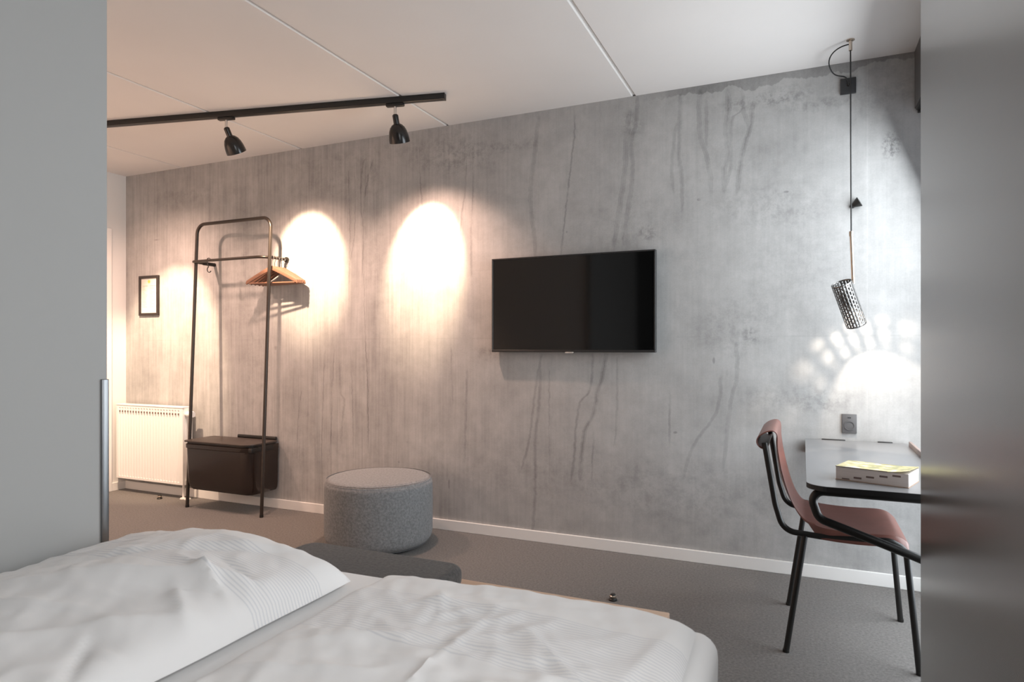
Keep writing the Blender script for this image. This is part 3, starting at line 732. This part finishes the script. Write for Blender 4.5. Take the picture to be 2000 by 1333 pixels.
bm = bmesh.new(); lathe(bm, [(.012, -.010), (.017, -.018), (.019, -.024), (.012, -.029), (0, -.031)], 24, mt); link('bulb', bm, 'lampwhite', t)
l = bpy.data.lights.new('pendant_glow', 'SPOT'); l.spot_size = math.radians(128); l.spot_blend = .3; l.energy = 14; l.color = (1, .86, .72); l.shadow_soft_size = .005
lo = bpy.data.objects.new('pendant_glow', l); C.objects.link(lo); lo.parent = t; lo.location = cyc+ax*.034; lo.rotation_euler = ax.to_track_quat('-Z', 'Y').to_euler()

# ---------------------------------------------------------------- folding desk along the window
DX0, DX1, DY0, DY1, DZ = .012, .478, 2.475, 3.745, .725
t = thing('desk', 'dark grey desk top along the window carried by a bent black tube', 'desk', (.25, 3.1, DZ))
o = Vector(t.location)
bm = bmesh.new(); prism(bm, [(p[0]-o.x, p[1]-o.y) for p in rrect(DX0, DX1, DY0, DY1, [.075, 0, 0, .012], 10)], -.018, -.0012); link('desk_edge', bm, 'deskedge', t, smooth=False)
bm = bmesh.new(); prism(bm, [(p[0]-o.x, p[1]-o.y) for p in rrect(DX0, DX1, DY0, DY1, [.075, 0, 0, .012], 10)], -.0012, 0); link('desk_top', bm, 'desktop', t, smooth=False)
for a, b in ((.09, .20), (.345, .41)): link('hinge', bx(a-o.x, b-o.x, DY1-.008-o.y, DY1+.012-o.y, -.010, .004, bev=.002), 'black', t)
link('wall_cleat', bx(DX0+.004-o.x, DX1-o.x, DY1-.035-o.y, YB-.001-o.y, -.075, -.0185, bev=.003), 'deskedge', t)
link('side_ledge', bx(DX1-.012-o.x, DX1-o.x, DY0-o.y, DY1-.10-o.y, -.001, .024, bev=.002), 'ledge', t)
yb = 2.555
bm = tb(fillet([(.655-o.x, yb-o.y, .692-DZ), (.02-o.x, yb-o.y, .692-DZ), (.052-o.x, yb-o.y, .595-DZ), (.345-o.x, yb-o.y, .497-DZ), (.655-o.x, yb-o.y, .385-DZ)], [.052, .045, 0], 12), .0145)
link('tube_bracket', bm, 'black', t)
bm = tb([(.60-o.x, 3.55-o.y, .692-DZ), (.10-o.x, 3.55-o.y, .692-DZ)], .0145); link('tube_bracket', bm, 'black', t)

# ---------------------------------------------------------------- book
t = thing('book', 'thick yellow covered dictionary with thumb index lying on the desk', 'book', (.243, 2.668, DZ), math.radians(-19))
bw, bd, bh = .115, .076, .047
bm = bx(-bw, bw, -bd, bd, .0015, bh, bev=.0012, seg=1); link('pages', bm, 'pages', t, smooth=False)
bm = bx(-bw-.001, bw+.001, -bd-.001, bd, 0, .0016); link('back_cover', bm, 'wood', t, smooth=False)
cm = bpy.data.materials.new('yellow_cover'); cm.use_nodes = True; nt = cm.node_tree; b = nt.nodes['Principled BSDF']
tc = nt.nodes.new('ShaderNodeTexCoord'); n1 = nt.nodes.new('ShaderNodeTexNoise'); n1.inputs['Scale'].default_value = 26; n1.inputs['Detail'].default_value = 3
cr = nt.nodes.new('ShaderNodeValToRGB'); e = cr.color_ramp.elements; e[0].position = .40; e[0].color = (.36, .34, .14, 1); e[1].position = .47; e[1].color = (.62, .52, .22, 1)
k = e.new(.56); k.color = (.66, .57, .30, 1); k = e.new(.62); k.color = (.70, .68, .60, 1)
nt.links.new(tc.outputs['Object'], n1.inputs['Vector']); nt.links.new(n1.outputs['Fac'], cr.inputs[0]); nt.links.new(cr.outputs[0], b.inputs['Base Color']); b.inputs['Roughness'].default_value = .35
M_['cover'] = cm
bm = bmesh.new(); nx, ny = 24, 10; g1, g2 = [], []
for j in range(ny+1):
    a1, a2 = [], []
    for i in range(nx+1):
        u, v = i/nx, j/ny; x = -bw-.001+(2*bw+.002)*u; y = -bd-.002+(2*bd+.002)*v
        z = bh+.0008+.010*max(0, (u-.72)/.28)**2*(1-v*.6)+.001*math.sin(u*9)
        a1.append(bm.verts.new((x, y, z))); a2.append(bm.verts.new((x, y, z+.0009)))
    g1.append(a1); g2.append(a2)
for g_ in (g1, g2):
    for j in range(ny):
        for i in range(nx): bm.faces.new((g_[j][i], g_[j][i+1], g_[j+1][i+1], g_[j+1][i]))
for j in range(ny):
    for i in (0, nx): bm.faces.new((g1[j][i], g1[j+1][i], g2[j+1][i], g2[j][i]))
for i in range(nx):
    for j in (0, ny): bm.faces.new((g1[j][i], g1[j][i+1], g2[j][i+1], g2[j][i]))
link('front_cover', bm, 'cover', t)
link('cover_edge', bx(-bw-.0012, bw*.45, -bd-.0026, -bd-.0018, bh+.0002, bh+.0022), 'thumb', t, smooth=False)
link('spine', bx(-bw, bw, bd-.0005, bd+.0025, 0, bh+.002, bev=.001), 'cover', t, smooth=False)
bm = bmesh.new()
for k, (u, z) in enumerate(((-.095, .004), (-.056, .010), (-.016, .018), (.026, .026), (.066, .033))): box(bm, u, u+.026, -bd-.0006, -bd+.002, z, z+(.004 if k in (0,) else .007), bev=.0008, seg=1)
link('thumb_index', bm, 'thumb', t, smooth=False)

# ---------------------------------------------------------------- chair facing the window
t = thing('chair', 'brown leather chair on a black tube frame pushed under the desk', 'chair', (.16, 3.05, 0))
o = Vector(t.location)
SZ = .484; yn, yfar = 2.815, 3.285
def ch(x, y, z): return Vector((x, y, z))-o
for y, s in ((yn, -1), (yfar, 1)):
    yo = y-.028*(-s) if False else y+.022*s
    # one bent tube per side: backrest post, seat rail, front leg
    pts = [ch(-.140, y-.0*s, .818), ch(-.100, y, .575), ch(-.070, y, SZ-.012), ch(.10, y, SZ-.022), ch(.30, y, SZ-.010), ch(.352, y, SZ-.035), ch(.392, yo, .0)]
    link('side_frame', tb(fillet(pts, [.2, .065, .3, .06, .05], 8), .0115), 'black', t)
    link('leg', tb([ch(.008, y, SZ-.022), ch(-.060, yo, 0)], .0115), 'black', t)
for x in (.06, .30): link('cross_bar', tb([ch(x, yn, SZ-.024), ch(x, yfar, SZ-.024)], .008), 'black', t)
for y, s in ((yn, -1), (yfar, 1)):
    for x in (-.060, .392): link('rubber_foot', tb([ch(x, y+.022*s, 0), ch(x, y+.022*s, .012)], .0125), 'black', t)
# leather shell: (x, z, half width, hammock sag)
prof = [(-.128, .800, .236, 0), (-.150, .795, .238, 0), (-.168, .812, .238, 0), (-.166, .836, .238, 0), (-.140, .858, .237, .0), (-.110, .866, .235, .0), (-.094, .850, .233, .004), (-.092, .80, .230, .010), (-.082, .73, .222, .016),
        (-.066, .66, .205, .020), (-.048, .60, .185, .016), (-.026, .55, .175, .010), (.0, .515, .185, .004), (.03, .503, .222, 0), (.07, .495, .246, -.004), (.13, .491, .250, -.008), (.20, .490, .250, -.009), (.26, .492, .249, -.007), (.305, .492, .246, -.004), (.335, .485, .238, 0), (.358, .468, .222, .0), (.364, .458, .214, 0)]
P = [Vector((p[0], p[1], p[2], p[3])) for p in prof]
fine = []
for i in range(len(P)-1):
    p0, p1, p2, p3 = P[max(i-1, 0)], P[i], P[i+1], P[min(i+2, len(P)-1)]
    for k in range(4):
        s = k/4; fine.append(.5*((2*p1)+(p2-p0)*s+(2*p0-5*p1+4*p2-p3)*s*s+(3*p1-p0-3*p2+p3)*s**3))
fine.append(P[-1])
bm = bmesh.new(); rows = []; nw = 20; cy = 3.05
for i, p in enumerate(fine):
    q = fine[min(i+1, len(fine)-1)]-fine[max(i-1, 0)]; nrm = Vector((q.y, -q.x)).normalized()
    row = []
    for k in range(nw+1):
        v = -1+2*k/nw; bow = (1-v*v)*p.w
        wrap = -.038*max(0, (abs(v)-.90)/.10)**1.3*min(1, max(0, (i-51)/4)) if i > 50 else 0
        row.append(bm.verts.new(ch(p.x-nrm.x*bow*-1*0-bow*(1 if p.y > .5 else 0), cy+v*p.z, p.y+(bow if p.y <= .5 else 0)+wrap)))
    rows.append(row)
for a, b in zip(rows, rows[1:]):
    for k in range(nw): bm.faces.new((a[k], a[k+1], b[k+1], b[k]))
o_ = link('leather_seat', bm, 'leather', t); md = o_.modifiers.new('thickness', 'SOLIDIFY'); md.thickness = .004; md.offset = 0

# ---------------------------------------------------------------- pouf
t = thing('pouf', 'large round grey upholstered pouf by the concrete wall', 'pouf', (-2.372, 3.325, 0))
R, HP, rr = .325, .415, .045
prof = [(0, .018), (R-.07, .018), (R-.03, .022)]
for k in range(7): a = -PI/2+PI/2*k/6*1.0; prof.append((R-.06+.06*math.cos(a), .082+.062*math.sin(a)))
prof += [(R+.001, .15), (R+.002, .25)]
for k in range(9): a = PI/2*k/8; prof.append((R-rr+rr*math.cos(a), HP-rr+rr*math.sin(a)))
prof += [(R*.6, HP+.004), (0, HP+.005)]
bm = bmesh.new(); lathe(bm, prof, 96); link('upholstery', bm, 'pouf', t)
bm = bmesh.new(); lathe(bm, [(0, 0), (R-.08, 0), (R-.08, .020), (0, .020)], 48); link('plinth', bm, 'deskedge', t)
bm = bmesh.new(); lathe(bm, [(R-.012, HP-.010), (R-.0085, HP-.0065), (R-.012, HP-.004)], 96); link('top_seam', bm, 'pouf', t)

# ---------------------------------------------------------------- bed, bench, cushion, duvets
BXL, BXR, BF = -1.84, -.165, 1.495
t = thing('bed', 'wide double bed with white sheet, two white duvets lying on it', 'bed', ((BXL+BXR)/2, .5, 0))
o = Vector(t.location)
link('bed_base', bx(BXL+.0-o.x, BXR+.012-o.x, -.52-o.y, BF+.005-o.y, .10, .40, bev=.02), 'base', t)
for x in (BXL+.1, BXR-.1):
    for y in (-.4, BF-.12): link('leg', tb([(x-o.x, y-o.y, 0), (x-o.x, y-o.y, .105)], .022), 'black', t)
bm = bmesh.new(); prism(bm, [(p[0]-o.x, p[1]-o.y) for p in rrect(BXL, BXR, -.52, BF, .05, 6)], .40, .583, bev=.045, seg=6); 
bmesh.ops.subdivide_edges(bm, edges=[e for e in bm.edges if e.calc_length() > .2], cuts=12, use_grid_fill=True)
for v in bm.verts: v.co += Vector((noise.noise(v.co*5+Vector((3, 0, 0)))*.006, noise.noise(v.co*5)*.006, noise.noise(v.co*4+Vector((0, 7, 0)))*.006))
link('mattress', bm, 'sheet', t)
bm = bmesh.new(); prism(bm, [(p[0]-o.x, p[1]-o.y) for p in rrect(BXL+.02, BXR+.004, -.50, BF+.002, .05, 6)], .385, .455, bev=.02, seg=4); link('mattress_cover', bm, 'base', t)

t = thing('bench', 'low pale wooden bench across the foot of the bed', 'bench', (-1.1, 1.82, 0))
o = Vector(t.location)
link('bench_top', bx(-1.84-o.x, -.39-o.x, 1.53-o.y, 2.12-o.y, .322, .35, bev=.003), 'wood', t)
for x in (-1.82, -.41-.03):
    link('side_panel', bx(x-o.x, x+.03-o.x, 1.55-o.y, 2.10-o.y, 0, .322, bev=.002), 'wood', t, smooth=False)
link('rail', bx(-1.79-o.x, -.44-o.x, 1.80-o.y, 1.83-o.y, .20, .322, bev=.002), 'wood', t, smooth=False)

bm = bmesh.new(); prism(bm, rrect(-.36, .36, -.255, .255, .07, 8), 0, .072, bev=.026, seg=6)
o_ = link('seat_cushion', bm, 'cushion', loc=(-1.462, 1.835, .35)); tag(o_, 'thin dark grey seat cushion with rounded corners on the wooden bench', 'cushion')

def duvet(name, label, x0, x1, y0, y1, zb, zfun, ridges, matk, er, seed, mod):
    """puffed quilt: gridded top following zfun, rolled edges, tucked underside"""
    bm = bmesh.new(); nx = int((x1-x0)/.0085); ny = int((y1-y0)/.0085); grid = []
    for j in range(ny+1):
        row = []
        for i in range(nx+1):
            u, v = i/nx, j/ny
            x = x0+(x1-x0)*u; y = y0+(y1-y0)*v
            wob = .010*noise.noise(Vector((x*3, y*3, seed)))
            dx = min(x-x0, x1-x); dy = min(y-y0+1, y1-y)
            if mod: dx, dy = mod(x, y, dx, dy)
            rx = min(1, max(0, dx/er)); ry = min(1, max(0, dy/er))
            prof = (1-(1-rx)**2.6)**.5*(1-(1-ry)**2.6)**.5
            zt = zfun(x, y)
            p = Vector((x, y, 0))
            zt += .010*noise.noise(Vector((x*2.6, y*2.6, seed)))+.007*noise.noise(Vector((x*6+y*3, y*5, seed+4)))
            rg = noise.noise(Vector((x*8+y*7, (y-x)*4, seed+9))); rg2 = noise.noise(Vector((x*5-y*14, (y+x)*5, seed+19))); zt += -.017*min(.35, abs(rg))*max(.25, noise.noise(Vector((x*3, y*3, seed+50)))+.6)-.018*min(.35, abs(rg2))*max(0, noise.noise(Vector((x*2.5, y*2.5, seed+30)))+.5)+.005; rg3 = noise.noise(Vector((x*22+y*9, y*13-x*8, seed+60))); zt += -.005*min(.3, abs(rg3))*(.4+.6*min(1, (y1-y)/.2))*max(0, noise.noise(Vector((x*5, y*5, seed+70)))+.25)
            zt += .0016*noise.noise(Vector((x*34+y*10, y*22, seed+2)))
            for ax_, ay_, bx_, by_, amp, wd in ridges:
                ab = Vector((bx_-ax_, by_-ay_)); ap = Vector((x-ax_, y-ay_)); tt = max(0, min(1, ap.dot(ab)/ab.length_squared))
                dd = (ap-ab*tt).length; fall = math.sin(PI*(.12+.76*tt))
                zt += amp*fall*math.exp(-(dd/wd)**1.35)
            z = zb+(zt-zb)*prof
            row.append((x+wob*(1-prof), y+wob*(1-prof), z))
        grid.append(row)
    vs = [[bm.verts.new(p) for p in r] for r in grid]
    for j in range(ny):
        for i in range(nx): bm.faces.new((vs[j][i], vs[j][i+1], vs[j+1][i+1], vs[j+1][i]))
    # underside
    lo = {}
    def low(i, j):
        if (i, j) not in lo:
            x, y, z = grid[j][i]; cx_, cy_ = (x0+x1)/2, (y0+y1)/2
            lo[(i, j)] = bm.verts.new((x+(cx_-x)*.03, y+(cy_-y)*.02, zb))
        return lo[(i, j)]
    border = [(i, 0) for i in range(nx)]+[(nx, j) for j in range(ny)]+[(i, ny) for i in range(nx, 0, -1)]+[(0, j) for j in range(ny, 0, -1)]
    for k in range(len(border)):
        a, b = border[k], border[(k+1) % len(border)]
        bm.faces.new((vs[a[1]][a[0]], vs[b[1]][b[0]], low(*b), low(*a)))
    bm.faces.new([low(*q) for q in border])
    ob = link(name, bm, matk)
    for p in ob.data.polygons: p.use_smooth = True
    tag(ob, label, 'duvet', 'white duvets on the bed')
    return ob

def za(x, y):
    # left quilt: fullest near its far left, falling to the gap and to the head end
    z = .640+.062*math.exp(-((x+1.44)/.30)**2)*min(1, max(0, (y-.2)/.8))
    return z
duvet('duvet', 'white cotton duvet on the left half of the bed, beside the grey panel', -1.835, -1.075, -.45, 1.375, .594, za,
      [(-1.75, .75, -1.15, 1.10, .016, .035), (-1.70, .95, -1.20, 1.30, -.012, .03), (-1.45, .60, -1.10, .95, .018, .04), (-1.30, 1.02, -1.12, 1.12, .014, .022), (-1.32, .96, -1.12, 1.04, -.012, .02),
       (-1.60, .55, -1.25, .80, -.014, .035), (-1.8, 1.05, -1.45, 1.12, .01, .03), (-1.35, 1.15, -1.15, 1.0, .010, .02), (-1.50, .3, -1.10, .62, .015, .05), (-1.42, 1.2, -1.2, 1.33, .008, .02), (-1.36, 1.10, -1.10, 1.02, .014, .012), (-1.30, 1.16, -1.09, 1.10, -.012, .011), (-1.25, 1.00, -1.09, .90, .013, .014), (-1.62, .88, -1.28, 1.02, .010, .012), (-1.70, .70, -1.35, .84, .012, .016), (-1.22, .80, -1.09, .66, -.012, .014)],
      'duvet_a', .085, 1.3, None)
def zc_(x, y):
    return .621+.012*math.sin((x+.95)*4)-.02*max(0, (x+.45)/.27)**2
duvet('duvet', 'white cotton duvet with fine striped band on the right half of the bed', -.985, -.205, -.45, 1.425, .594, zc_,
      [(-.63, .60, -.605, 1.32, .006, .009), (-.95, .95, -.70, 1.12, .010, .03), (-.90, .80, -.55, .98, -.009, .03), (-.60, .85, -.30, 1.15, .010, .03), (-.50, .70, -.25, .90, -.010, .035),
       (-.85, 1.25, -.60, 1.30, .008, .03), (-.30, 1.0, -.24, 1.35, .008, .02), (-.9, 1.12, -.25, 1.12, .003, .008), (-.8, .55, -.5, .72, .012, .04), (-.96, 1.02, -.74, 1.08, .008, .012), (-.94, .88, -.70, .96, .009, .012), (-.58, 1.00, -.30, .94, .009, .012), (-.52, 1.22, -.30, 1.02, .008, .012), (-.45, .86, -.24, .74, .010, .014), (-.78, 1.34, -.70, 1.20, .006, .010)],
      'duvet_b', .038, 5.1, None)
